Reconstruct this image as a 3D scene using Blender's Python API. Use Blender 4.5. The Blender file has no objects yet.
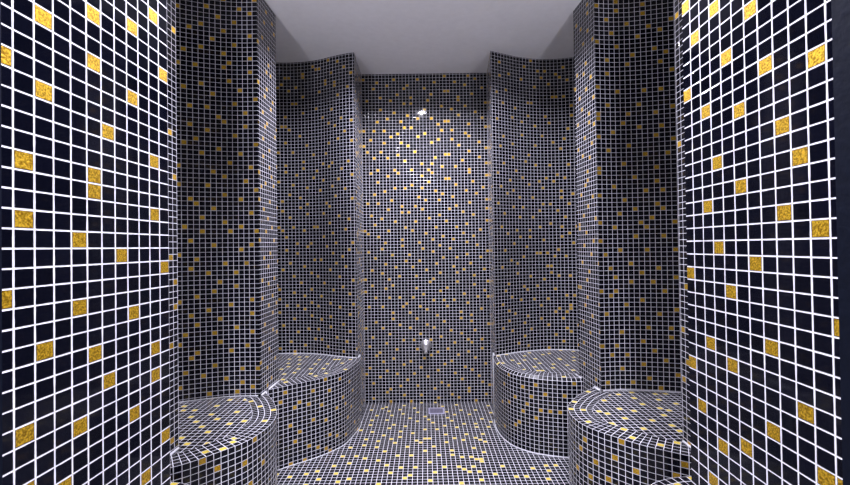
# Mosaic-tiled steam room: two entrance walls, three scalloped alcoves with benches on either side, back wall, plaster ceiling.
LAMPS = [(-0.6, 89.5, 20.0, 0.034, 150), (0, 41.0, 9.0, 0.05, 118), (0, 14.0, 3.0, 0.06, 128), (0, -16.0, 50.0, 0.08, 138)]
FILL_UPLIGHTS = [(-36.0, 32.0, 1.05, 6.2), (36.0, 32.0, 1.05, 6.2)]  # invented uplights behind the entrance walls, added as fill for the ceiling
LAMP_COL = (.88, .86, 1.0)
WORLD = 0.12
EXPOSURE = 0.95
FIT = {'outlet': (-0.06, -32.2), 'drain': (0.4, 4.75, 114.97, 119.05)}
import math, random
# ---------------------------------------------------------------- geometry of the mosaic, in tile units (1 tile = P metres)
P = 0.025            # tile pitch, horizontal
A = 0.8934           # tile height / tile width
ZB, ZT = -50.93, 57.34      # floor and ceiling, in tile rows from eye level
EYE = -ZB * A * P
ROWH = A * P
SEAT = -32.0         # bench seat level, in rows from eye level

def arc_len(path):
    s = [0.0]
    for (x0, y0), (x1, y1) in zip(path, path[1:]):
        s.append(s[-1] + math.hypot(x1 - x0, y1 - y0))
    return s

def smooth_path(pts, step=0.5):
    """Catmull-Rom through pts, resampled evenly."""
    out = []
    n = len(pts)
    for i in range(n - 1):
        p0 = pts[max(i - 1, 0)]; p1 = pts[i]; p2 = pts[i + 1]; p3 = pts[min(i + 2, n - 1)]
        for k in range(12):
            t = k / 12.0
            q = []
            for d in (0, 1):
                q.append(0.5 * (2 * p1[d] + (p2[d] - p0[d]) * t + (2 * p0[d] - 5 * p1[d] + 4 * p2[d] - p3[d]) * t * t
                         + (3 * p1[d] - p0[d] - 3 * p2[d] + p3[d]) * t ** 3))
            out.append(tuple(q))
    out.append(pts[-1])
    return out

class Path:
    def __init__(self, pts):
        self.p = pts; self.s = arc_len(pts); self.L = self.s[-1]
    def at(self, s):
        p, S = self.p, self.s
        if s <= 0: i = 0
        elif s >= self.L: i = len(p) - 2
        else:
            lo, hi = 0, len(S) - 1
            while hi - lo > 1:
                m = (lo + hi) // 2
                if S[m] <= s: lo = m
                else: hi = m
            i = lo
        t = (s - S[i]) / max(S[i + 1] - S[i], 1e-9)
        return (p[i][0] + (p[i + 1][0] - p[i][0]) * t, p[i][1] + (p[i + 1][1] - p[i][1]) * t)
    def normal(self, s):
        a = self.at(max(0, s - 0.4)); b = self.at(min(self.L, s + 0.4))
        dx, dy = b[0] - a[0], b[1] - a[1]; l = math.hypot(dx, dy) or 1
        return (-dy / l, dx / l)

def cuts(lo, hi, phase):
    """Tile boundaries between lo and hi on a unit grid shifted by phase: list of (index, from, to)."""
    out = []; k = math.floor(lo - phase)
    while k + phase < hi - 1e-6:
        a = max(lo, k + phase); b = min(hi, k + 1 + phase)
        if b - a > 0.04: out.append((k, a, b))
        k += 1
    return out

def W(x, y, row):                    # tile units -> metres
    return (x * P, y * P, (row - ZB) * ROWH)

def wall_cells(path, sph=0.0, rph=0.0, lo=ZB, hi=ZT):
    """cells: (i, j, four corners, four uvs)"""
    cells = []
    for i, s0, s1 in cuts(0, path.L, sph):
        a = path.at(s0); b = path.at(s1)
        for j, r0, r1 in cuts(lo, hi, rph):
            c = (W(*a, r0), W(*b, r0), W(*b, r1), W(*a, r1))
            u0, u1, v0, v1 = s0 - i - sph, s1 - i - sph, r0 - j - rph, r1 - j - rph
            cells.append((i, j, c, ((u0, v0), (u1, v0), (u1, v1), (u0, v1))))
    return cells

def inside(x, y, poly):
    r = False; n = len(poly)
    for k in range(n):
        x0, y0 = poly[k]; x1, y1 = poly[k - 1]
        if (y0 > y) != (y1 > y) and x < (x1 - x0) * (y - y0) / (y1 - y0) + x0: r = not r
    return r

def dist_path(x, y, pts):
    d = 1e9
    for (x0, y0), (x1, y1) in zip(pts, pts[1:]):
        dx, dy = x1 - x0, y1 - y0
        t = max(0, min(1, ((x - x0) * dx + (y - y0) * dy) / (dx * dx + dy * dy + 1e-12)))
        d = min(d, math.hypot(x - x0 - t * dx, y - y0 - t * dy))
    return d

# ---- plan of the room -------------------------------------------------------------------------------------------------
BACKX, BACKY = -18.06, 123.95
OUT = 57.0
alc = {}
alc['2L'] = smooth_path([(-55.0, 110.71), (-48.0, 113.78), (-43.86, 114.7), (-40.0, 115.26), (-37.38, 115.45), (-35.2, 115.35), (-32.83, 115.07), (-30.7, 114.66), (-27.8, 113.72), (-25.83, 112.81), (-23.8, 111.86), (-20.4, 110.5), (-17.9, 109.88)])
alc['2R'] = smooth_path([(17.9, 110.0), (19.2, 110.6), (21.0, 111.5), (23.27, 112.6), (25.6, 113.66), (29.2, 114.79), (31.31, 115.22), (33.5, 115.48), (37.8, 115.22), (42.2, 114.05), (48.0, 111.59), (55.0, 108.07)])
alc['1L'] = smooth_path([(-56.0, 73.33), (-51.5, 76.56), (-47.0, 79.18), (-43.5, 80.71), (-39.8, 81.89), (-37.89, 82.26), (-36.0, 82.48), (-34.01, 82.52), (-32.5, 82.48)])
alc['1R'] = smooth_path([(34.0, 82.43), (35.45, 82.64), (37.5, 82.82), (39.49, 82.77), (41.5, 82.58), (45.3, 81.8), (49.2, 80.74), (52.5, 79.27), (56.0, 77.27)])
alc['0L'] = smooth_path([(-56, 45.5), (-50, 49.3), (-43.5, 51.9), (-36.3, 52.3)])
alc['0R'] = smooth_path([(36.7, 52.3), (43.5, 51.9), (50, 49.3), (56, 45.5)])
pier = {'2L': [(-17.9, 109.88), (BACKX, BACKY)], '2R': [(BACKX + 37, BACKY), (17.9, 110.0)],
        '1L': [(-32.5, 82.48), (-32.1, 91.9)], '1R': [(33.2, 91.7), (34.0, 82.43)],
        '0L': [(-36.3, 52.3), (-36.1, 61.5)], '0R': [(37.1, 61.5), (36.7, 52.3)]}
PL = {c: (-18.3308 + c * math.sin(0.0226), 18.8131 + c * math.cos(0.0226)) for c in (-0.55, 10.92)}
PR = {c: (18.4063 + c * math.sin(0.0217), 19.1144 + c * math.cos(0.0217)) for c in (-0.33, 10.85)}
entry = {'L': [PL[-0.55], PL[10.92]], 'R': [PR[10.85], PR[-0.33]]}
backs = {'L': [[entry['L'][1], (-OUT, 29.6), (-OUT, 45), alc['0L'][0]],
               [pier['0L'][1], (-OUT, 62), (-OUT, 75), alc['1L'][0]],
               [pier['1L'][1], (-OUT, 92.4), (-OUT, 108), alc['2L'][0]]],
         'R': [[alc['0R'][-1], (OUT, 45), (OUT, 29.9), entry['R'][0]],
               [alc['1R'][-1], (OUT, 76), (OUT, 62), pier['0R'][0]],
               [alc['2R'][-1], (OUT, 105), (OUT, 92.2), pier['1R'][0]]]}
outline_pts = {
 '2L': [(-32.28, 85.8), (-31.3, 86.5), (-28.7, 88.6), (-25.9, 90.6), (-23.5, 92.5), (-20.9, 95.2), (-19.0, 98.2), (-17.7, 103.3), (-17.0, 107.5), (-17.2, 110.3), (-17.84, 112.2)],
 '2R': [(17.98, 112.2), (17.4, 109.6), (17.2, 104.5), (17.9, 99.8), (19.6, 95.8), (22.7, 92.9), (25.9, 91.4), (29.4, 90.4), (31.3, 90.1), (33.28, 90.0)],
 '1L': [(-36.2, 54.2), (-34, 55.6), (-31.9, 57.2), (-29.2, 60.2), (-27, 63), (-25.8, 66.8), (-25.6, 70.9), (-26.7, 75.0), (-29.4, 80.3), (-32.34, 84.4)],
 '1R': [(33.75, 84.5), (31.5, 82.9), (28.5, 80), (25.7, 76.2), (24.7, 74.1), (24.2, 70.8), (24.7, 67.4), (26.3, 64.6), (28.3, 62.4), (30.1, 60.5), (32.2, 58.9), (34.6, 57.3), (36.8, 56.0)],
 '0L': [(-40, 30.6), (-33, 31.6), (-28, 34), (-25, 38), (-23.9, 42.5), (-24.6, 46.5), (-26.8, 50.0), (-29.8, 51.9), (-33, 52.4), (-36.22, 53.0)],
 '0R': [(36.6, 52.6), (33, 52.0), (29.6, 51.6), (26.1, 50.0), (24.3, 46.5), (23.8, 42.5), (25, 38), (28, 34), (33, 31.6), (40, 30.6)]}
outline = {k: smooth_path(v) for k, v in outline_pts.items()}

# row phase / column phase of every sheet of mosaic
PH = {'back': (0.0, 0.95), 'entryL': (0.5, 0.2), 'entryR': (0.88, 0.17), 'alc1L': (0.87, 0.484), 'alc1R': (0.97, 0.22), 'alc2L': (0.43, 0.03),
      'alc2R': (0.3, 0.126), 'pier1L': (0.95, 0.523), 'pier1R': (0.88, 0.32), 'pier0L': (0.1, 0.36), 'pier0R': (0.17, 0.6), 'pier2R': (0.0, 0.126),
      'bench2L': (0.06, 0), 'bench2R': (0.95, 0), 'bench1L': (0.1, 0), 'bench1R': (0.82, 0)}

def room_poly():
    left = entry['L'] + backs['L'][0][1:] + alc['0L'][1:] + pier['0L'][1:] + backs['L'][1][1:] + alc['1L'][1:] + pier['1L'][1:] \
        + backs['L'][2][1:] + alc['2L'][1:] + pier['2L'][1:]
    right = pier['2R'] + alc['2R'][1:] + backs['R'][2][1:] + pier['1R'][1:] + alc['1R'][1:] + backs['R'][1][1:] + pier['0R'][1:] \
        + alc['0R'][1:] + backs['R'][0][1:] + entry['R'][1:]
    return left + right

def bench_poly(k):
    o = outline[k]; w = list(reversed(alc[k])); n = int(k[0]) - 1
    if k[1] == 'L':
        far = pier['%dL' % n][1] if n >= 0 else (-40, 30.6)
        return o + w + [(-OUT + .8, far[1] + .7), (far[0] + .1, far[1] + .15)]
    far = pier['%dR' % n][0] if n >= 0 else (40, 30.6)
    return o + [(far[0] - .1, far[1] + .15), (OUT - .8, far[1] + .7)] + w

RIM = 4
def nearest_on(x, y, poly):
    best = (1e9, x, y)
    for k in range(len(poly)):
        (x0, y0), (x1, y1) = poly[k - 1], poly[k]
        dx, dy = x1 - x0, y1 - y0
        t = max(0, min(1, ((x - x0) * dx + (y - y0) * dy) / (dx * dx + dy * dy + 1e-12)))
        px, py = x0 + t * dx, y0 + t * dy
        d = math.hypot(x - px, y - py)
        if d < best[0]: best = (d, px, py)
    return best

def seg_x(a, b, c, d):
    def o(p, q, r): return (q[0] - p[0]) * (r[1] - p[1]) - (q[1] - p[1]) * (r[0] - p[0])
    return o(a, b, c) * o(a, b, d) < 0 and o(c, d, a) * o(c, d, b) < 0

def walls_near(k):
    w = [alc[k], pier[k]]; n = int(k[0]) - 1
    if n >= 0:
        w.append(pier['%d%s' % (n, k[1])]); w.append(backs[k[1]][int(k[0])])
    return [(p, q) for path in w for p, q in zip(path, path[1:])]

def free_of(cor, was_in, segs):
    """pull the cut corners of a chip back until it no longer crosses a wall"""
    mx = sum(p[0] for p in cor) / 4; my = sum(p[1] for p in cor) / 4
    near = [sg for sg in segs if min(math.hypot(sg[0][0] - mx, sg[0][1] - my), math.hypot(sg[1][0] - mx, sg[1][1] - my)) < 3 or math.hypot(sg[0][0] - sg[1][0], sg[0][1] - sg[1][1]) > 2]
    if not near: return cor
    ref = next((cor[q] for q in range(4) if was_in[q]), None)
    for t in (0, .15, .3, .45, .6, .75, .88):
        c = [cor[q] if was_in[q] or ref is None else (cor[q][0] + (ref[0] - cor[q][0]) * t, cor[q][1] + (ref[1] - cor[q][1]) * t) for q in range(4)]
        e = [(c[0], c[1]), (c[1], c[2]), (c[2], c[3]), (c[3], c[0]), (c[0], c[2]), (c[1], c[3])]
        if not any(seg_x(p, q, *sg) for p, q in e for sg in near): return c
    return None

def clip_to(x, y, poly, eps=0.06):
    """chips are cut where the seat meets a wall"""
    d, px, py = nearest_on(x, y, poly)
    if inside(x, y, poly):
        return (x, y)
    k = (d + eps) / max(d, 1e-6)
    qx, qy = x + (px - x) * k, y + (py - y) * k
    return (qx, qy)

BEVEL = {'2R': (0.8, 0.65)}
def bench_cells(k, ph=0.0):
    """front riser, and seat (rim rows that follow the edge + straight grid behind)"""
    pth = Path(outline[k]); rim_lo = SEAT
    out_n = 1.0 if k[1] == 'R' else -1.0
    bw, bd = BEVEL.get(k, (0.0, 0.0))
    front = wall_cells(pth, ph, 0.0, ZB, SEAT - bd) if bd == 0 else wall_cells(pth, ph, SEAT - bd - math.floor(SEAT - bd), ZB, SEAT - bd)
    seat = []
    # inward side: towards the alcove
    def off(s, d):
        x, y = pth.at(s); nx, ny = pth.normal(s)
        return (x + nx * d * inw, y + ny * d * inw)
    inw = 1.0; poly = bench_poly(k); segs = walls_near(k)
    mid = pth.at(pth.L / 2); n = pth.normal(pth.L / 2)
    if not inside(mid[0] + n[0] * 2, mid[1] + n[1] * 2, bench_poly(k)): inw = -1.0
    for i, s0, s1 in cuts(0, pth.L, ph):
        for r in range(RIM):
            d0, d1 = float(r), float(r + 1)
            z0 = z1 = SEAT
            if bd:
                d0 = bw + (r - 1) if r else 0.0; d1 = bw + r
                if r == 0: z0 = SEAT - bd
            q = [off(s0, d0), off(s1, d0), off(s1, d1), off(s0, d1)]
            was = [(r == 0 and m < 2) or inside(*q[m], poly) for m in range(4)]
            q = free_of([q[m] if was[m] else clip_to(*q[m], poly) for m in range(4)], was, segs)
            if q is None: continue
            c = (W(*q[0], z0), W(*q[1], z0), W(*q[2], z1), W(*q[3], z1))
            u0, u1 = s0 - i - ph, s1 - i - ph
            seat.append((1000 + i, r, c, ((u0, 0), (u1, 0), (u1, 1), (u0, 1))))
    xs = [p[0] for p in poly]; ys = [p[1] for p in poly]
    for i in range(math.floor(min(xs)), math.ceil(max(xs))):
        for j in range(math.floor(min(ys)), math.ceil(max(ys))):
            cx, cy = i + 0.5, j + 0.5
            if dist_path(cx, cy, outline[k]) < RIM - 1.6: continue
            cor = [(i, j), (i + 1, j), (i + 1, j + 1), (i, j + 1)]
            if not any(inside(x, y, poly) for x, y in cor): continue
            was = [inside(x, y, poly) for x, y in cor]
            cor = free_of([clip_to(x, y, poly) for x, y in cor], was, segs)
            if cor is None: continue
            z = SEAT - 0.03
            c = tuple(W(x, y, z) for x, y in cor)
            seat.append((i, j, c, tuple((x - i, y - j) for x, y in cor)))
    return front, seat

def floor_cells():
    poly = room_poly(); out = []
    for i in range(-42, 78):
        for j in range(0, 96):
            x0, x1 = BACKX + i, BACKX + i + 1; y1, y0 = BACKY - j, BACKY - j - 1
            if any(inside(x, y, poly) for x, y in ((x0 + .02, y0 + .02), (x1 - .02, y0 + .02), (x1 - .02, y1 - .02), (x0 + .02, y1 - .02))):
                out.append((i, j, (W(x0, y0, ZB), W(x1, y0, ZB), W(x1, y1, ZB), W(x0, y1, ZB)), ((0, 0), (1, 0), (1, 1), (0, 1))))
    return out

def all_sheets():
    S = {}
    ph = lambda n: PH.get(n, (0.0, 0.0))
    S['back'] = wall_cells(Path([(BACKX, BACKY), (BACKX + 37, BACKY)]), *ph('back'))
    for sd in 'LR':
        S['entry' + sd] = wall_cells(Path(entry[sd]), *ph('entry' + sd))
        for k in '012':
            n = 'alc' + k + sd; S[n] = wall_cells(Path(alc[k + sd]), *ph(n))
            n = 'pier' + k + sd; S[n] = wall_cells(Path(pier[k + sd]), *ph(n))
            n = 'shell' + k + sd; S[n] = wall_cells(Path(backs[sd][int(k)]), 0, 0)
            f, s = bench_cells(k + sd, ph('bench' + k + sd)[0])
            S['front' + k + sd] = f; S['seat' + k + sd] = s
    S['floor'] = floor_cells()
    return S
GOLD = {
    'alc1L': '-1:-28,-22,-18,-11,-4,7,24,40 0:-43,-34,-25,-17,-5,4,14,18,23,48 1:-51,-48,-30,-14,-1,3,10,24,30,32,38,45 2:-40,-22,-10,40,52 3:-35,-27,-12,12,19,31,44 4:-39,-32,-21,-19,-16,-7,3,20,35,42 5:-50,-47,-44,-4,6,10,27,38,49,54,56 6:-41,-30,-26,-24,19,23,24,41,48 7:-17,-7,0,4,13,33,38,44,52,56 8:-50,-48,-39,-34,-16,-12,-4,9,29 9:-39,-36,-30,-25,-17,-10,-6,-3,1,10,35,39,40,46,50,53 10:-51,-30,-21,-12,-2,13,17,39,51 11:-27,-19,4,22,34,42 12:-24,-15,-5,1,10,26,30,47 13:-23,-17,-11,-3,9,23,39 14:-28,3,6,20,35,43,48,56 15:-32,-14,-6,13,25,30,52,54 16:-26,-19,-10,0,8,16,33,45 17:-21,-16,-8,21,28,50 18:-29,-4,5,11,15,27,39,42,47,54 19:-23,-13,3,18,36,40 20:-32,-18,-9,-6,24,31,44,49 21:-30,-27,-1,4,10,20,34,52 22:-22,-4,14,26,29 23:-31,-19,-15,-12,0,7,17,38,41,46,51 24:-27,3,12,22,32,54',
    'alc1R': '-1:-23,-11,0,4,10,15,16,23,27,28,34,44,52 0:-31,-16,-3 1:-25,-12,-6,20,30,37,40,49 2:-23,-11,-8,3,12,24,46 3:-28,-20,-2,6,33,43,51,53 4:-25,-14,9,17,26 5:-31,-9,-5,21,28,39,48,57 6:-17,1,7,14,41 7:-27,-22,-13,-7,4,25,30,45,57 8:-30,-19,-2,3,11,19,33,50,52 9:-24,-9,5,47 10:-32,-16,-6,8,13,16,23,28,42 11:-26,-11,1,7,11,25,33,39,46,56 12:-21,-19,19,41 13:-29,-15,-8,-2,4,22,29,37,48 14:-49,-22,-13,13,44,55 15:-28,0,6,9,51,56 16:-51,-47,-42,-32,-14,-12,-7,12,17,29,36,41,44,53 17:-38,-34,-23,-20,-3,21,24,35 18:-46,-39,-31,-27,-19,-2,21,51,54 19:-51,-35,-16,0,4,31,35,42,57 20:-43,-21,-11,-8,8,15,16,26,39,46 21:-36,-17,-4,6,13,22,29,42,51 22:-50,-42,-40,-30,-26,-10,-5,1,10,17,34,36,45,52',
    'alc2L': '-1:-47,-23,-12,-6,16,34,36,44,51,57 0:-25,-14,-6,-1,13,24,43,45,52 1:-50,-32,-21,-17,-11,2,22,34,38,51,57 2:-47,-43,-39,-33,7,9,18,31 3:-49,-47,-30,-28,6,31,40 4:-43,-33,-22,-13,-10,-6,16,23,27 5:-40,-17,-2,0,8,15,34,36,47,51,52 6:-51,-17,-16,-10,-6,1,10,34,39,50 7:-36,-25,-23,-3,18,30,40,52 8:-48,-41,-39,-30,4,13,21,24,46 9:-49,-47,-43,-31,-23,-20,-9,6,12,24,32,49 10:-33,-28,-8,-1,16,22 11:-39,-13,3,11,29,36,41,47,53 12:-49,-42,-25,-17,23,36,55 13:-38,-30,-13,0,13,16,45,51 15:-31,-20,-16,-13,6,20,29,49 16:-24,-7,5,11,14,37,50 17:-18,-1,3,23,25,32,37,40,52 18:-29,-5,9,16,36,48,52 19:-32,-22,-14,-9,6,19,29,44 20:-26,-18,-2,1,22,44,49 21:-11,12,15,34 22:-30,-19,-15,-6,5,24,26,41,46,52,53 23:-25,0,10,13,18,31 24:-21,-17,-13,-8,1 25:-28,-4,6,21,28,55 26:-25,-18,-9,6,23,42,54 27:-28,-22,-15,-4,17,47,54 28:-11,3,10,20,25,39 29:-30,0,13,28,49,50 30:-24,-21,-17,-7,7,12,24,31,37,56 31:-13,-2,4,18,25,41,52 32:-27,-5,1,15,36,48,49 33:-18,-9,9,20,32,45,55 34:-31,-23,-12,-3,23,38 35:-28,-6,5,17,34,53 36:-25,-20,-14,-1,8,25,47 37:-17,-10,1,14,21,31,37,51 38:-30',
    'alc2R': '1:12,21,37,45 2:-25,-18,-7,5,17,29,50,54 3:-33,-14,-2,9,24,32,42 4:-23,-20,-12,3,15,46 5:-26,-16,-5,19,51 6:-21,0,11,16,26,30,38 7:-30,-9,-6,4,22,41 8:-17,2,8,14 9:-28,-24,-13,-4,11,20,33,37,50 10:-31,-22,-14,-1,25,54 11:-26,-10,2,4,18,27,39,43 12:-17,8,14,43,56 13:-13,-3,24,30,36,48 14:-23,-19,-3,5,10,19,53 15:-11,1,12,17,33,51 16:-32,-25,-17,-7,-3,20,39,53 17:-9,-7,6,12,24,37,49 18:-28,-21,-14,-4,19,31,45 19:-20,-10,-2,10,21,45,52 20:-30,-23,2,5,14,16,29,51 21:-26,-21,-16,-4,8,20,32,45,54 22:-27,-20,-19,-10,3,12,24,35,50 23:-16,0,15,39,42 24:-31,-25,5,47 25:-51,-38 26:-45,-35,-32,-19,-10,-6,-4,1,7,20,43 27:-16,-11,6,17,32,36,41,44 28:-47,-33,-23,-20,-6,14,27,28 29:-49,-42,-40,-30,-26,-4,0,8,22,49,54 30:-32,-28,-14,-11,1,5,33,39,53 31:-51,-47,-44,10,13,18,49,56 32:-39,-36,-21,-19,-8,-1,23,25,30,40,46 33:-49,-28,-24,-20,-10,-5,5,13,16,31,45,51 34:-37,-14,11,21,37,41 35:-47,-43,-34,-31,-2,3,26,33,53 36:-28,-14,2,8,41,47,54 37:-50,-47,-38,-36,-31,-11,-6,-4,6,16,21,26 38:-41,-24,-19,15,28,33,37,48 39:-52,-10,-6,24,33,36,48',
    'back': '0:-43,-28,-16,-12,4,32,37,54 1:-41,-34,-21,-3,3,13,30,47 2:-51,-46,-31,-14,-9,9,23,34 3:-37,-26,-18,-5,6,16,28,37,51 4:-44,-36,2,13,20,24,40,53 5:-39,-28,-21,-10,-2,8,30,44,48 6:-49,-42,-33,-15,-7,0,17,33,37 7:-52,-48,-30,-18,-12,4,11,22,28,41,52 8:-38,-25,-23,-14,-4,14,35,47 9:-43,-35,-8,7,18,24,43,54 10:-47,-27,-18,-11,23,29,36,49 11:-50,-40,-32,-21,-1,1,10,12,33,40 12:-45,-20,-6,5,18,27,38,46,51 13:-52,-39,-28,-23,-4,10,32,42,52 14:-43,-32,-18,-8,4,19,24,38,46,48 15:-47,-35,-25,-15,-11,7,12,30 16:-50,-41,-30,-21,-6,0,15,35,41,54 17:-38,-17,-2,11,18,22,26 18:-44,-27,-22,-9,3,14,36,44,51 19:-37,-32,-13,8,20,24,47 20:-48,-28,-19,-12,-3,1,23,26,33,41,49 21:-51,-42,-36,-24,-7,5,17,28,53 22:-46,-31,-16,-10,-1,9,14,34,39 23:-40,-26,-19,-5,2,16,25,37,45 24:-47,-35,-21,-15,7,21,29,40,50,55 25:-50,-39,-29,-2,11,21,29,40,50 26:-43,-33,-19,-8,1,15,34,37,44 27:-51,-37,-13,-10,-5,5,12,19,25,53 28:-45,-30,-25,-23,32,42,47,48 29:-41,-17,-9,3,10,27 30:-49,-48,-36,-32,-20,-4,0,6,17,36,45,52 31:-42,-33,-26,-24,-7,13,23,24,30,35,39,55 32:-52,-38,-29,-14,-11,2,9,20,49 33:-44,-18,-1,16,43,54 34:-46,-35,-32,-22,-5,4,28,33 35:-50,-40,-16,-9,18,41,51 36:-47,-27,-18,-13,-3,7,11,14,22,26,31,38,46',
    'entryL': '-1:-52,-44,-31,-3,9,25,32,38 0:-51,-23,-13,-10,1,4,13,23,53 1:-28,-18,-6,8,12,17,26,39,51 2:-46,-42,-38,-34,-30,-14,30,34,40,45 3:-49,-43,-19,-11,-4,0,43,45,53 4:-36,-21,-16,-7,3,4,11,14,36,50,57 5:-45,-39,-32,-27,-9,7,18,23,26,29,33 6:-35,-29,-25,-22,-17,-1,25,31,36,47,53 7:-47,-41,-12,-5,10,15,19,20,41,50 8:-51,-37,-17,34 9:-49,-42,-19,-10,-8,2,6,17,23,45 10:-34,-30,-15,-2,13,28,32,43,49',
    'entryR': '-1:-29,-27,-10,-3,11,18,21,24,30,36,40,46,48 0:-43,-33,-27,-13,15,26,49 1:-46,-38,-31,-19,-18,-8,2,9,19,20,31,35,43 2:-49,-21,-15,-1,5,16,37,46,53 3:-50,-44,-24,-9,-4,12,21,31,42,45,56 4:-46,-38,-14,3,8,17,35,38,51,54 5:-36,-31,-25,-18,-2,14,24 6:-52,-38,-32,-26,-21,-12,-7,10,20,28,35 7:-19,1,6,38,41,45,54 8:-45,-43,-36,-16,-10,4,19,24,48 9:-41,-32,-20,-13,0,9,27,29,35,40,50,52 10:-48,-38,-13,-5,16,39,46',
    'floor': '-39:51,53,60,85,89,94 -38:83 -37:59 -36:60 -35:58,77,83,91 -34:51,52,87 -33:54,77,91 -32:45,80,87,93 -31:51,59,60 -30:47,62,76,89,92 -29:50,58,81 -28:52,75,84 -27:49,59,61,72,91 -26:46,85 -25:43,55,78,81 -23:74,83,86 -22:46,49,55,56,71,76,89 -21:49,57,72 -20:54,83,88,94 -19:45,62,76,86 -18:51,53,58,67,71,88,94 -17:46,73,76,82 -16:62,87 -15:54,73,83,93 -14:43,49,64,90 -13:38,44,58,62,71,79,84 -12:53,65,72 -11:68,77,82,93 -10:39,44,51,56,60,84,89 -9:43,46,51,61 -8:53,57,71,79,92 -7:38,67,74,81,85,89 -6:42,53,60,66,72,76,87 -5:37,46,51,70,80 -4:40,58,88 -3:58,78 -2:35,43,46,48,61,72,81,87,88 -1:31,38,54,64,68 0:27,41,48,58,71,73,86 1:18,34,44,54,61,66,77,91 2:5,31,40,82,92 3:12,15,23,26,53,58,62,67,72,78,82,95 4:9,19,32,50,70,87,89 5:4,37,47 6:3,24,27,46,49,56,69,73,90,92 7:6,12,21,33,86 8:9,17,29,42,43,54,60,66,77,82 9:15,23,35,80,86 10:5,25,38,55,58,69,77,88,93 11:2,8,19,22,31,45,50,61,67,73 12:16,36,47,52,64,72 13:11,27,40,50,58,61,77,82,92 14:4,20,31,39,70,86,89 15:7,13,24,36,47,78,86,88 16:0,25,54,60,67,71,93 17:10,18,23,29,48,57,73,80 18:12,23,34,41,46,49,60,66 19:14,27,38,69,75,85 20:0,18,31,54,59,78,80,91,93 21:36,47,51,55,56,70,75,80,91,94 22:3,16,21,25,60,79,86 23:7,11,29,31,64 24:13,23,36,42,49,53,70,72,81,85 25:9,17,32,37,59,61,77,91,95 26:2,24,38,45,64 27:6,15,21,32,36,45,55,65,76,86 28:28,33,38,41,50,56,68,83 29:9,23,33,34,61,72,90,95 30:15,17,24,30,47,58,60,68,79,81,85,88,94 31:6,21,25,39,48,52 32:12,67,74 33:17,36,85 34:14,51,58,61,70,77,82,88,95 35:3,8,40,46,54,65,72 36:57,85,93 37:40,50,63,67,69,73 38:45,54,77,81,88 39:37,51,54,60,73,78,91,93 40:47,58,67,82 41:41,71,87 42:36,38,46,48,75,77,87 43:57,66,83 44:36,55,63,69,89 45:46,50,67,78,88 46:53,59,60,75 47:69,81,86 48:44,87,88 49:57,69,75,83 50:49,54,61,65,76 51:46,53,68,76,90 52:80,86,92 53:49,58,61,64,75 54:49,58,63,79,93 55:55,64,73,81,87 56:47,90 57:53,74 58:45,50,78 59:59,60,82,85,88 60:55,84,88 61:46,50,59,76 62:74,80,92 64:48,53,57,75,78,86 65:82,88 66:84,93 67:49,54,56,79,91 68:61,82 69:48,75,78,86,89 70:54,60,94 71:59,83 72:56,79,89,94 73:52,60,84 74:51,83 75:85',
    'front1L': '-1:-48,-41,-36 1:-48 2:-50,-44,-37 4:-41,-39 5:-48 6:-43,-33 7:-46,-38 8:-35 10:-41 11:-46 12:-36 13:-51,-40 14:-47,-42,-33 16:-50,-38 17:-47 18:-48 20:-51 21:-49 23:-47 24:-51 27:-51 30:-43 31:-50 33:-42 35:-51',
    'front1R': '8:-40 9:-50 14:-49,-48 15:-48 17:-50 18:-41 19:-46,-37 20:-35 21:-50,-41 22:-48,-38 23:-43 24:-40 25:-47,-36 26:-41,-33 27:-47 28:-44,-37 31:-42 32:-51,-45 33:-36 34:-48,-44,-34 35:-51 36:-47',
    'front2L': '2:-36 3:-34 4:-51,-42 5:-46,-38 6:-44,-37 7:-51 8:-48,-38 9:-42,-35 10:-49 11:-39 12:-50,-43,-33 13:-51,-47,-36 15:-48,-41 16:-34 17:-39 18:-49,-41 19:-45 20:-36 21:-43 22:-39 23:-48 25:-51',
    'front2R': '11:-42 12:-48,-37 14:-41,-34 16:-46,-39 17:-45 18:-42,-36 19:-40 20:-38 21:-43,-35 22:-41 23:-37 24:-41 26:-41 27:-37 29:-34',
    'pier0L': '-1:-52,-46,-44,-40,-34,-29,-13,15,20,34,37 0:-46,-39,-22,-10,-5,1,14,29,39,50 1:-50,-35,-27,-17,-4,6,8,18,20,25,42,45,55 2:-41,-31,-15,33 3:-49,-33,-29,-23,-4,0,13,19,21,47 4:-48,-39,-13,-10,-6,11,27,38,48 5:-42,-26,-19,6,30,34,40,55 6:-51,-45,10,27,47,50 7:-31,-16,-2,18 8:-42,-10,-6,11,35,43,54 9:-47,-40,-27',
    'pier0R': '-1:-42,53 0:-23,-15,15,36 1:-42,-33,-20,-8,42,54 2:-52,-48,-13,45,50 3:-52,-45,-21,-5,7,10,18 4:-41,-40,-34,-28,-17,-13,-9,12,22,32,38,42,48,52 5:-31,-3,1,27,44 6:-49,-39,-22,-20,-8,39,45 7:-41,-30,-9,3,4,8,12,17,43 8:-46,-34,-27,-15,-2,20,27,30,34,48,55',
    'pier1L': '-1:-26,1,10,16,36,45 0:-22,-12,-8,13 1:-18,-3,8,20,24,30,47 2:-32,-28,3,14,27,34,51 3:-24,-14,-9,-5,6,28,36,40,54 4:-31,-2,10,18,22,42,46 5:-20,-16,-12,4,16,32,40 6:-27,-8,1,14,34,53 7:-21,-14,26,51 8:-10,-4,9,19,28',
    'pier1R': '-1:-11,37 0:-11,3,4,22,28,40,52 1:-29,-24,-19,-5,11,34 2:-15,-1,6,20,31,50 3:-13,-9,2,13,24,39,46 4:-26,-21,-7,8,14,16,35,41 5:-17,-3,19,27,29,48,52,54 6:-31,0,10,22,37 7:5,26,32,45 8:-28,-23,-20,-14,-5',
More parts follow.
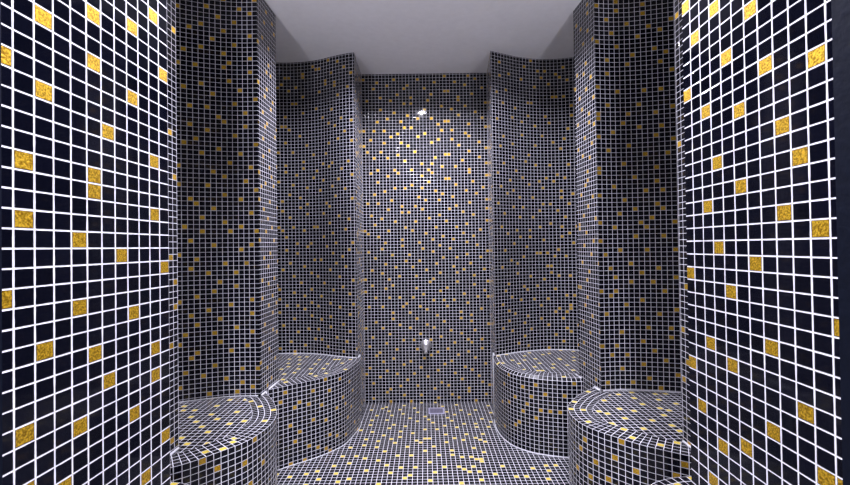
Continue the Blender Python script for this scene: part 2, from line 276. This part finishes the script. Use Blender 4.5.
    'seat1L': '-45:77 -44:75 -42:75,81 -41:72 -39:70,77 -38:64,73,80 -37:68 -36:62,71 -35:66,80 -34:74 -33:62,69 -31:70 1007:1 1009:0 1011:1 1012:2 1020:1 1025:0 1028:2 1032:3',
    'seat1R': '29:66,67,72 30:71 32:69,77 33:61,65,73 34:80 35:72 36:68,80 38:64,66,75,78 39:70,81 40:73 41:72 42:77 43:80 44:75 45:80 1002:0 1009:0 1013:0,2 1019:1 1025:3 1027:1 1031:1 1033:3',
    'seat2L': '-36:109,114,115 -35:100,105 -34:102,111 -33:96,108 -32:92,104,111 -31:97,100 -28:100,104,108 -27:96 -25:100,104 -24:108 -23:108 1004:2 1011:2 1014:2 1019:0 1024:3 1028:2',
    'seat2R': '21:105 22:102 24:105 25:96,99,109 26:96 27:93,102,106,112 29:98 30:101,110 32:111 33:96,100,105,106 36:104,114 37:107 39:113 999:3 1001:1 1007:0 1008:1 1016:3 1027:1',
}
# ================================================================ Blender side
import bpy, bmesh
from mathutils import Vector
C = bpy.context.scene.collection
sc = bpy.context.scene

def parse(n):
    return {(int(c.split(':')[0]), int(j)) for c in GOLD.get(n, '').split() for j in c.split(':')[1].split(',')}

def sprinkle(cells, seed):
    """even random scatter: about one gold tile in every 3 x 4 block"""
    rnd = random.Random(seed); pick = {}
    out = set()
    for c in cells:
        i, j = c[0], c[1]; b = (i // 3, j // 4)
        if b not in pick: pick[b] = (rnd.randrange(3), rnd.randrange(4))
        if (i % 3, j % 4) == pick[b]: out.add((i, j))
    return out

# ---------------------------------------------------------------- materials
def new_mat(name):
    m = bpy.data.materials.new(name); m.use_nodes = True
    nt = m.node_tree; nt.nodes.clear()
    return m, nt
def N(nt, kind, **kw):
    n = nt.nodes.new(kind)
    for k, v in kw.items(): setattr(n, k, v)
    return n
def math_node(nt, op, a, b=None):
    n = N(nt, 'ShaderNodeMath', operation=op)
    for k, v in enumerate((a, b)):
        if v is None: continue
        if isinstance(v, (int, float)): n.inputs[k].default_value = v
        else: nt.links.new(v, n.inputs[k])
    return n.outputs[0]

def mosaic_material(name, grout_half=0.045, bump=0.35, tilt=0.014, spec=.3, rough=.06, gold_a=None, gold_b=None, gold_metal=.92):
    m, nt = new_mat(name); L = nt.links.new
    uv = N(nt, 'ShaderNodeUVMap', uv_map='tile')
    sp = N(nt, 'ShaderNodeSeparateXYZ'); L(uv.outputs[0], sp.inputs[0])
    du = math_node(nt, 'MINIMUM', sp.outputs[0], math_node(nt, 'SUBTRACT', 1.0, sp.outputs[0]))
    dv = math_node(nt, 'MINIMUM', sp.outputs[1], math_node(nt, 'SUBTRACT', 1.0, sp.outputs[1]))
    # slightly uneven grout lines
    tc = N(nt, 'ShaderNodeTexCoord')
    nz = N(nt, 'ShaderNodeTexNoise'); nz.inputs['Scale'].default_value = 55; nz.inputs['Detail'].default_value = 1
    L(tc.outputs['Object'], nz.inputs['Vector'])
    wob = math_node(nt, 'MULTIPLY', math_node(nt, 'SUBTRACT', nz.outputs['Fac'], 0.5), 0.035)
    d = math_node(nt, 'ADD', math_node(nt, 'MINIMUM', du, dv), wob)
    mask = N(nt, 'ShaderNodeMapRange', interpolation_type='SMOOTHSTEP')
    mask.inputs['From Min'].default_value = grout_half - 0.012; mask.inputs['From Max'].default_value = grout_half + 0.012
    L(d, mask.inputs['Value'])
    hmap = N(nt, 'ShaderNodeMapRange', interpolation_type='SMOOTHSTEP')
    hmap.inputs['From Min'].default_value = grout_half - 0.03; hmap.inputs['From Max'].default_value = grout_half + 0.05
    L(d, hmap.inputs['Value'])
    gm = N(nt, 'ShaderNodeMapRange', interpolation_type='SMOOTHSTEP')
    gm.inputs['From Min'].default_value = grout_half + 0.015; gm.inputs['From Max'].default_value = grout_half + 0.05
    L(d, gm.inputs['Value'])  # dark rim inside gold chips: recess shadow put into the colour
    gold_at = N(nt, 'ShaderNodeAttribute', attribute_name='gold')
    rnd_at = N(nt, 'ShaderNodeAttribute', attribute_name='rnd')
    gmask = math_node(nt, 'MULTIPLY', gold_at.outputs['Fac'], gm.outputs[0])
    # every chip sits at a slightly different angle
    geo = N(nt, 'ShaderNodeNewGeometry')
    v1 = N(nt, 'ShaderNodeVectorMath', operation='SUBTRACT'); L(rnd_at.outputs['Color'], v1.inputs[0]); v1.inputs[1].default_value = (.5, .5, .5)
    v2 = N(nt, 'ShaderNodeVectorMath', operation='SCALE'); L(v1.outputs[0], v2.inputs[0]); v2.inputs['Scale'].default_value = tilt
    v3 = N(nt, 'ShaderNodeVectorMath', operation='ADD'); L(geo.outputs['Normal'], v3.inputs[0]); L(v2.outputs[0], v3.inputs[1])
    v4 = N(nt, 'ShaderNodeVectorMath', operation='NORMALIZE'); L(v3.outputs[0], v4.inputs[0])
    bp = N(nt, 'ShaderNodeBump'); bp.inputs['Strength'].default_value = bump; bp.inputs['Distance'].default_value = 0.0015
    L(hmap.outputs[0], bp.inputs['Height']); L(v4.outputs[0], bp.inputs['Normal'])
    # grout
    gr = N(nt, 'ShaderNodeBsdfPrincipled'); gr.inputs['Roughness'].default_value = 0.55
    gcol = N(nt, 'ShaderNodeMix', data_type='RGBA'); gcol.inputs[6].default_value = GROUT_A; gcol.inputs[7].default_value = GROUT_B
    nz2 = N(nt, 'ShaderNodeTexNoise'); nz2.inputs['Scale'].default_value = 9; nz2.inputs['Detail'].default_value = 4
    L(tc.outputs['Object'], nz2.inputs['Vector']); L(nz2.outputs['Fac'], gcol.inputs[0]); L(gcol.outputs[2], gr.inputs['Base Color'])
    L(bp.outputs[0], gr.inputs['Normal'])
    # black glass chip
    bk = N(nt, 'ShaderNodeBsdfPrincipled'); bk.inputs['Roughness'].default_value = rough
    bk.inputs['Specular IOR Level'].default_value = spec
    bcol = N(nt, 'ShaderNodeMix', data_type='RGBA'); bcol.inputs[6].default_value = (.0012, .0015, .004, 1); bcol.inputs[7].default_value = (.003, .0035, .009, 1)
    L(rnd_at.outputs['Fac'], bcol.inputs[0]); L(bcol.outputs[2], bk.inputs['Base Color']); L(bp.outputs[0], bk.inputs['Normal'])
    # gold-leaf glass chip: glittering foil under clear glass
    gd = N(nt, 'ShaderNodeBsdfPrincipled'); gd.inputs['Metallic'].default_value = gold_metal; gd.inputs['Roughness'].default_value = 0.57
    gd.inputs['Coat Weight'].default_value = 0.35; gd.inputs['Coat Roughness'].default_value = 0.1
    fl = N(nt, 'ShaderNodeTexNoise'); fl.inputs['Scale'].default_value = 420; fl.inputs['Detail'].default_value = 2
    L(tc.outputs['Object'], fl.inputs['Vector'])
    gc = N(nt, 'ShaderNodeMix', data_type='RGBA'); gc.inputs[6].default_value = gold_a or GOLD_A; gc.inputs[7].default_value = gold_b or GOLD_B
    fr = N(nt, 'ShaderNodeMapRange'); fr.inputs['From Min'].default_value = .35; fr.inputs['From Max'].default_value = .65
    L(fl.outputs['Fac'], fr.inputs['Value']); L(fr.outputs[0], gc.inputs[0]); L(gc.outputs[2], gd.inputs['Base Color'])
    fb = N(nt, 'ShaderNodeBump'); fb.inputs['Strength'].default_value = 0.5; fb.inputs['Distance'].default_value = 0.0012
    L(fl.outputs['Fac'], fb.inputs['Height']); L(v4.outputs[0], fb.inputs['Normal']); L(fb.outputs[0], gd.inputs['Normal'])
    mx1 = N(nt, 'ShaderNodeMixShader'); L(gmask, mx1.inputs[0]); L(bk.outputs[0], mx1.inputs[1]); L(gd.outputs[0], mx1.inputs[2])
    mx2 = N(nt, 'ShaderNodeMixShader'); L(mask.outputs[0], mx2.inputs[0]); L(gr.outputs[0], mx2.inputs[1]); L(mx1.outputs[0], mx2.inputs[2])
    out = N(nt, 'ShaderNodeOutputMaterial'); L(mx2.outputs[0], out.inputs[0])
    return m

GROUT_A = (.72, .71, .78, 1); GROUT_B = (.86, .85, .92, 1)
GOLD_A = (.34, .18, .003, 1); GOLD_B = (.95, .62, .045, 1)
M_MOSAIC = mosaic_material('wall_mosaic')
M_FLOOR = mosaic_material('floor_mosaic', spec=.55, rough=.27, gold_a=(.62, .43, .03, 1), gold_b=(.95, .78, .12, 1), gold_metal=.35)  # gold lightened and yellowed: overhead lamp highlights painted into floor and seat colour

def simple(name, col, rough=.5, metal=0.0, noise=0.0, nscale=20, bump=0.0):
    m, nt = new_mat(name); L = nt.links.new
    b = N(nt, 'ShaderNodeBsdfPrincipled'); b.inputs['Roughness'].default_value = rough; b.inputs['Metallic'].default_value = metal
    out = N(nt, 'ShaderNodeOutputMaterial'); L(b.outputs[0], out.inputs[0])
    tc = N(nt, 'ShaderNodeTexCoord'); nz = N(nt, 'ShaderNodeTexNoise'); nz.inputs['Scale'].default_value = nscale; nz.inputs['Detail'].default_value = 6
    L(tc.outputs['Object'], nz.inputs['Vector'])
    mx = N(nt, 'ShaderNodeMix', data_type='RGBA')
    mx.inputs[6].default_value = tuple(c * (1 - noise) for c in col) + (1,); mx.inputs[7].default_value = tuple(min(1, c * (1 + noise)) for c in col) + (1,)
    L(nz.outputs['Fac'], mx.inputs[0]); L(mx.outputs[2], b.inputs['Base Color'])
    if bump:
        bp = N(nt, 'ShaderNodeBump'); bp.inputs['Strength'].default_value = bump; bp.inputs['Distance'].default_value = .004
        L(nz.outputs['Fac'], bp.inputs['Height']); L(bp.outputs[0], b.inputs['Normal'])
    return m
M_CEIL = simple('ceiling_plaster', (.86, .86, .88), .85, 0, .06, 30, .15)
M_CAULK = simple('white_caulk', (.75, .75, .8), .45, 0, .08, 40)
M_CHROME = simple('chrome', (.9, .9, .93), .3, .9, .04, 30)
M_STEEL = simple('drain_steel', (.52, .50, .66), .45, .3, .06, 60)
M_GRATE = simple('grate_steel', (.20, .19, .27), .45, .3, .06, 60)
M_DARKHOLE = simple('drain_slots', (.03, .03, .05), .6)
M_JAMB = simple('dark_door_jamb', (.0035, .005, .011), .55, 0, .4, 90, .2)
M_JAMB.node_tree.nodes['Principled BSDF'].inputs['Specular IOR Level'].default_value = .08
M_PLAIN = simple('plain_backing', (.02, .02, .025), .6)
M_LOBBY = simple('lobby_floor', (.10, .09, .085), .5, 0, .1, 6)

# ---------------------------------------------------------------- mesh helpers
def tag(o, label=None, cat=None, group=None, kind=None):
    if label: o['label'] = label
    if cat: o['category'] = cat
    if group: o['group'] = group
    if kind: o['kind'] = kind
    return o

def empty(name, loc=(0, 0, 0), kind=None):
    o = bpy.data.objects.new(name, None); C.objects.link(o); o.location = loc; o.empty_display_size = .1
    if kind: o['kind'] = kind
    return o

def link_mesh(name, me, mat, parent=None):
    o = bpy.data.objects.new(name, me); C.objects.link(o)
    if mat: me.materials.append(mat)
    if parent:
        o.parent = parent; o.location = -Vector(parent.location)
    return o

def sheet(name, cells, gold, facing, parent=None, mat=None, seed=1):
    """one surface of mosaic; every face of the mesh is one chip with its grout; facing(x, y, z) -> a point in front of it"""
    rnd = random.Random(seed)
    verts = []; index = {}; faces = []; uvs = []; gv = []; rv = []
    def vi(p):
        k = (round(p[0], 5), round(p[1], 5), round(p[2], 5))
        if k not in index: index[k] = len(verts); verts.append(k)
        return index[k]
    for i, j, c, uv in cells:
        f = [vi(p) for p in c]
        if len(set(f)) < 4: continue
        a, b, d = (Vector(c[k]) for k in (0, 1, 3))
        nrm = (b - a).cross(d - a); mid = (Vector(c[0]) + Vector(c[2])) / 2
        q = list(uv)
        if nrm.dot(Vector(facing(*mid)) - mid) < 0:
            f = f[::-1]; q = q[::-1]
        faces.append(f); uvs += q
        gv.append(1.0 if (i, j) in gold else 0.0)
        rv += [rnd.random(), rnd.random(), rnd.random(), 1.0]
    me = bpy.data.meshes.new(name); me.from_pydata(verts, [], faces)
    ul = me.uv_layers.new(name='tile')
    flat = [t for q in uvs for t in q]
    ul.data.foreach_set('uv', flat)
    at = me.attributes.new('gold', 'FLOAT', 'FACE'); at.data.foreach_set('value', gv)
    at = me.attributes.new('rnd', 'FLOAT_COLOR', 'FACE'); at.data.foreach_set('color', rv)
    me.update()
    return link_mesh(name, me, mat or M_MOSAIC, parent)

def bm_obj(name, bm, mat, parent=None, smooth=False):
    me = bpy.data.meshes.new(name); bmesh.ops.recalc_face_normals(bm, faces=bm.faces[:]); bm.to_mesh(me); bm.free()
    if smooth:
        for p in me.polygons: p.use_smooth = True
    return link_mesh(name, me, mat, parent)

def add_box(bm, x0, x1, y0, y1, z0, z1, bevel=0.0):
    r = bmesh.ops.create_cube(bm, size=1.0); vs = r['verts']
    for v in vs:
        v.co = Vector((x0 + (v.co.x + .5) * (x1 - x0), y0 + (v.co.y + .5) * (y1 - y0), z0 + (v.co.z + .5) * (z1 - z0)))
    if bevel:
        es = {e for v in vs for e in v.link_edges}
        bmesh.ops.bevel(bm, geom=list(es), offset=bevel, segments=2, affect='EDGES', profile=.5)

def add_lathe(bm, prof, axis_o, axis='Y', seg=32):
    """prof: (radius, distance along axis)"""
    rings = []
    for r, t in prof:
        ring = []
        for k in range(seg):
            a = 2 * math.pi * k / seg; c, s = r * math.cos(a), r * math.sin(a)
            p = (c, t, s) if axis == 'Y' else (c, s, t)
            ring.append(bm.verts.new(Vector(axis_o) + Vector(p)))
        rings.append(ring)
    for a, b in zip(rings, rings[1:]):
        for k in range(seg):
            bm.faces.new((a[k], a[(k + 1) % seg], b[(k + 1) % seg], b[k]))
    bm.faces.new(rings[0]); bm.faces.new(rings[-1][::-1])

def tube(name, pts, rad, mat, parent=None, seg=8):
    bm = bmesh.new(); rings = []
    for k, p in enumerate(pts):
        a = Vector(pts[max(k - 1, 0)]); b = Vector(pts[min(k + 1, len(pts) - 1)]); t = (b - a).normalized()
        up = Vector((0, 0, 1)) if abs(t.z) < .9 else Vector((1, 0, 0))
        n = t.cross(up).normalized(); m = t.cross(n)
        rr = rad if not callable(rad) else rad(k)
        rings.append([bm.verts.new(Vector(p) + (n * math.cos(2 * math.pi * q / seg) + m * math.sin(2 * math.pi * q / seg)) * rr) for q in range(seg)])
    for a, b in zip(rings, rings[1:]):
        for q in range(seg): bm.faces.new((a[q], a[(q + 1) % seg], b[(q + 1) % seg], b[q]))
    bm.faces.new(rings[0]); bm.faces.new(rings[-1])
    return bm_obj(name, bm, mat, parent, True)

# ---------------------------------------------------------------- the setting
S = all_sheets()
front_of = lambda x, y, z: (0.0, y - 1.2, z)
to_mid = lambda x, y, z: (0.0, y, z)
sheet('wall_back', S['back'], parse('back'), lambda x, y, z: (x, y - 1, z), seed=11)['kind'] = 'structure'
for sd, side in (('L', 'left'), ('R', 'right')):
    sheet('wall_entrance_' + side, S['entry' + sd], parse('entry' + sd), to_mid, seed=21)['kind'] = 'structure'
    w = empty('wall_' + side, kind='structure')
    for k in '210':
        n = 'alc' + k + sd
        o = sheet('alcove_wall', S[n], parse(n) or sprinkle(S[n], n), lambda x, y, z: (x * .6, y - 2.0, z), w, seed=hash(k) % 7 + 31)
        n = 'pier' + k + sd
        o = sheet('pier_face', S[n], parse(n) or sprinkle(S[n], n), to_mid, w, seed=41)
        n = 'shell' + k + sd
        o = sheet('outer_wall', S[n], sprinkle(S[n], n), to_mid, w, seed=51)
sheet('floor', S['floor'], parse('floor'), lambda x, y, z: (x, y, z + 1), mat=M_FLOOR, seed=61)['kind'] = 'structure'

HC = (ZT - ZB) * ROWH
bm = bmesh.new(); add_box(bm, -60 * P, 60 * P, -60 * P, (BACKY + 4) * P, HC, HC + .12)
bm_obj('ceiling', bm, M_CEIL)['kind'] = 'structure'
bm = bmesh.new(); add_box(bm, -60 * P, 60 * P, -60 * P, 28.2 * P, -.1, -.004)
o = bm_obj('floor_outside', bm, M_LOBBY); o['kind'] = 'structure'
# dark jambs of the doorway at the outer ends of the entrance walls
d = empty('door_1', kind='structure')
for pt, sgn in ((PL[-0.55], -1), (PR[-0.33], 1)):
    bm = bmesh.new()
    x = pt[0] * P; y = pt[1] * P
    add_box(bm, min(x, x + sgn * .09), max(x, x + sgn * .09), y - .12, y, 0.0, HC)
    bm_obj('jamb', bm, M_JAMB, d)

# ---------------------------------------------------------------- benches
LABELS = {
 '2L': 'rounded mosaic bench left of the back wall, nearest to it on that side',
 '1L': 'rounded mosaic bench with yellow-flecked seat, showing beside the left entrance wall',
 '0L': 'tiny sliver of a mosaic bench at the very bottom edge, by the left entrance wall',
 '2R': 'rounded mosaic bench with a sloping tiled lip, right of the back wall',
 '1R': 'rounded mosaic bench with yellow-flecked seat, showing beside the right entrance wall',
 '0R': 'small tip of a mosaic bench at the very bottom edge, by the right entrance wall'}
for k in ('2L', '2R', '1L', '1R', '0L', '0R'):
    mid = outline[k][len(outline[k]) // 2]
    b = empty('mosaic_bench', (mid[0] * P, mid[1] * P, 0))
    tag(b, LABELS[k], 'bench', 'curved mosaic benches along both sides')
    cx, cy = (-42 if k[1] == 'L' else 42), {'2': 104, '1': 72, '0': 42}[k[0]]
    away = lambda x, y, z, cx=cx, cy=cy: (x + (x - cx * P) * 3, y + (y - cy * P) * 3, z)
    sheet('front', S['front' + k], parse('front' + k) or sprinkle(S['front' + k], 'f' + k), away, b, seed=71)
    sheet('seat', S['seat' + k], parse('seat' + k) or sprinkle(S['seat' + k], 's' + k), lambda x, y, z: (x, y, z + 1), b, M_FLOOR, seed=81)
    # bead of white grout where the seat meets the alcove wall
    m = len(alc[k]); sg = 1 if k[1] == 'L' else -1; pa = Path(alc[k]); pts = []
    for q in range(61):
        s_ = .4 + (pa.L - .8) * q / 60; x, y = pa.at(s_); nx, ny = pa.normal(s_)
        pts.append(W(x - nx * .16 * (1 if ny > 0 else -1), y - ny * .16 * (1 if ny > 0 else -1), SEAT + .05))
    tube('grout_bead', pts, .0028, M_CAULK, b, 6)
    tube('grout_bead', [W(x, y, ZB + .12) for x, y in outline[k][3:-3]], .0024, M_CAULK, b, 6)
    # thicker smears of grout where the seat and the front meet the ends of the piers
    pp = Path(pier[k] if k[1] == 'L' else pier[k][::-1])
    if k[0] != '0':
        n0 = '%d%s' % (int(k[0]) - 1, k[1]); near = Path(pier[n0] if k[1] == 'L' else pier[n0][::-1])
        edge = outline[k][0] if k[1] == 'L' else outline[k][-1]
        lo = max(.4, edge[1] - near.at(0)[1] + .3)
        tube('grout_bead', [W(near.at(v)[0] + sg * .26, near.at(v)[1], SEAT + .12) for v in (lo, lo + 1.5, lo + 3, near.L - .6)], .0042, M_CAULK, b, 6)
    end = outline[k][-1] if k[1] == 'L' else outline[k][0]
    hi = max(.5, end[1] - pp.at(0)[1] + .2)
    tube('grout_bead', [W(pp.at(v)[0] + sg * .24, pp.at(v)[1], SEAT + .1) for v in (.02, hi * .5, hi)], .0045, M_CAULK, b, 6)
    tube('grout_bead', [W(pp.at(hi)[0] + sg * .24, pp.at(hi)[1], r) for r in (ZB + .3, (ZB + SEAT) / 2, SEAT)], .0045, M_CAULK, b, 6)

# ---------------------------------------------------------------- small fittings
# round chrome steam outlet low on the back wall
fx, fz = FIT['outlet']
yb = BACKY * P
o = empty('steam_outlet', (fx * P, yb, (fz - ZB) * ROWH))
tag(o, 'small round chrome steam outlet low on the back wall, above the floor drain', 'steam outlet')
org = (fx * P, yb, (fz - ZB) * ROWH)
bm = bmesh.new(); add_lathe(bm, [(.040, -.0005), (.040, -.006), (.036, -.011), (.026, -.014)], org); bm_obj('flange', bm, M_CHROME, o, True)
bm = bmesh.new(); add_lathe(bm, [(.024, -.012), (.028, -.022), (.033, -.036), (.034, -.046), (.030, -.055), (.020, -.061), (.006, -.063)], org); bm_obj('body', bm, M_CHROME, o, True)
zz = org[2]
tube('nozzle', [(org[0], yb - .040, zz - .020), (org[0] - .001, yb - .044, zz - .038), (org[0] - .001, yb - .045, zz - .052)], .014, M_CHROME, o, 16)
# rectangular floor drain
x0, x1, y0, y1 = FIT['drain']
x0, x1, y0, y1 = x0 * P, x1 * P, y0 * P, y1 * P
o = empty('floor_drain', ((x0 + x1) / 2, (y0 + y1) / 2, 0))
tag(o, 'rectangular grey metal floor drain set in the mosaic floor near the back wall', 'drain')
bm = bmesh.new(); t = .008
for a in ((x0, x1, y0, y0 + t), (x0, x1, y1 - t, y1), (x0, x0 + t, y0 + t, y1 - t), (x1 - t, x1, y0 + t, y1 - t)):
    add_box(bm, *a, .0002, .0045, .0008)
bm_obj('frame', bm, M_STEEL, o)
bm = bmesh.new(); add_box(bm, x0 + t, x1 - t, y0 + t, y1 - t, .0002, .0012); bm_obj('pan', bm, M_DARKHOLE, o)
bm = bmesh.new(); n = 9; w = (x1 - x0 - 2 * t) / n
for k in range(n): add_box(bm, x0 + t + k * w + w * .1, x0 + t + (k + 1) * w - w * .1, y0 + t, y1 - t, .0012, .0034)
bm_obj('grate', bm, M_GRATE, o)

# ---------------------------------------------------------------- lamps and camera
def lamp(name, x, y, z, power, size, col=(1, 1, 1), spread=180):
    l = bpy.data.lights.new(name, 'AREA'); l.shape = 'DISK'; l.size = size; l.energy = power; l.color = col; l.spread = math.radians(spread)
    o = bpy.data.objects.new(name, l); C.objects.link(o); o.location = (x * P, y * P, z)
    return o
def ring(n, x, y, r):
    bm = bmesh.new(); add_lathe(bm, [(r + .016, HC - .0004), (r + .014, HC - .006), (r + .004, HC - .007), (r, HC - .0004)], (x * P, y * P, 0), 'Z', 32)
    o = bm_obj('added_trim_%d' % n, bm, M_CHROME, None, True); o['kind'] = 'structure'
for n, (x, y, pw, sz, spr) in enumerate(LAMPS):
    lamp('downlight', x, y, HC - .012, pw, sz, LAMP_COL, spr)
for n, (x, y, z, pw) in enumerate(FILL_UPLIGHTS):
    # made-up uplight and its cup, out of view, added to brighten the ceiling
    o = lamp('fill_uplight', x, y, z, pw, .07, LAMP_COL); o.rotation_euler = (math.pi, 0, 0)
    bm = bmesh.new(); add_lathe(bm, [(.045, z - .012), (.044, z - .03), (.03, z - .075), (.012, z - .10)], (x * P, y * P, 0), 'Z', 32)
    bm_obj('added_trim_%d' % (n + 1), bm, M_CHROME, None, True)['kind'] = 'structure'

w = bpy.data.worlds.new('world'); sc.world = w; w.use_nodes = True
w.node_tree.nodes['Background'].inputs[0].default_value = (.80, .82, 1.0, 1); w.node_tree.nodes['Background'].inputs[1].default_value = WORLD

cam = bpy.data.cameras.new('camera'); co = bpy.data.objects.new('camera', cam); C.objects.link(co)
cam.sensor_width = 36; cam.lens = 36 * 421.0 / 850; cam.clip_start = .02
co.location = (0, 0, EYE)
from mathutils import Matrix
pitch, roll, yaw = .0104, .0137, .0005
co.rotation_mode = 'QUATERNION'
M = Matrix.Rotation(-yaw, 3, 'Z') @ Matrix.Rotation(math.pi / 2 + pitch, 3, 'X') @ Matrix.Rotation(-roll, 3, 'Z')
co.rotation_quaternion = M.to_quaternion()
sc.camera = co
sc.view_settings.view_transform = 'Standard'; sc.view_settings.look = 'None'; sc.view_settings.gamma = 1; sc.view_settings.use_curve_mapping = False
sc.view_settings.exposure = EXPOSURE
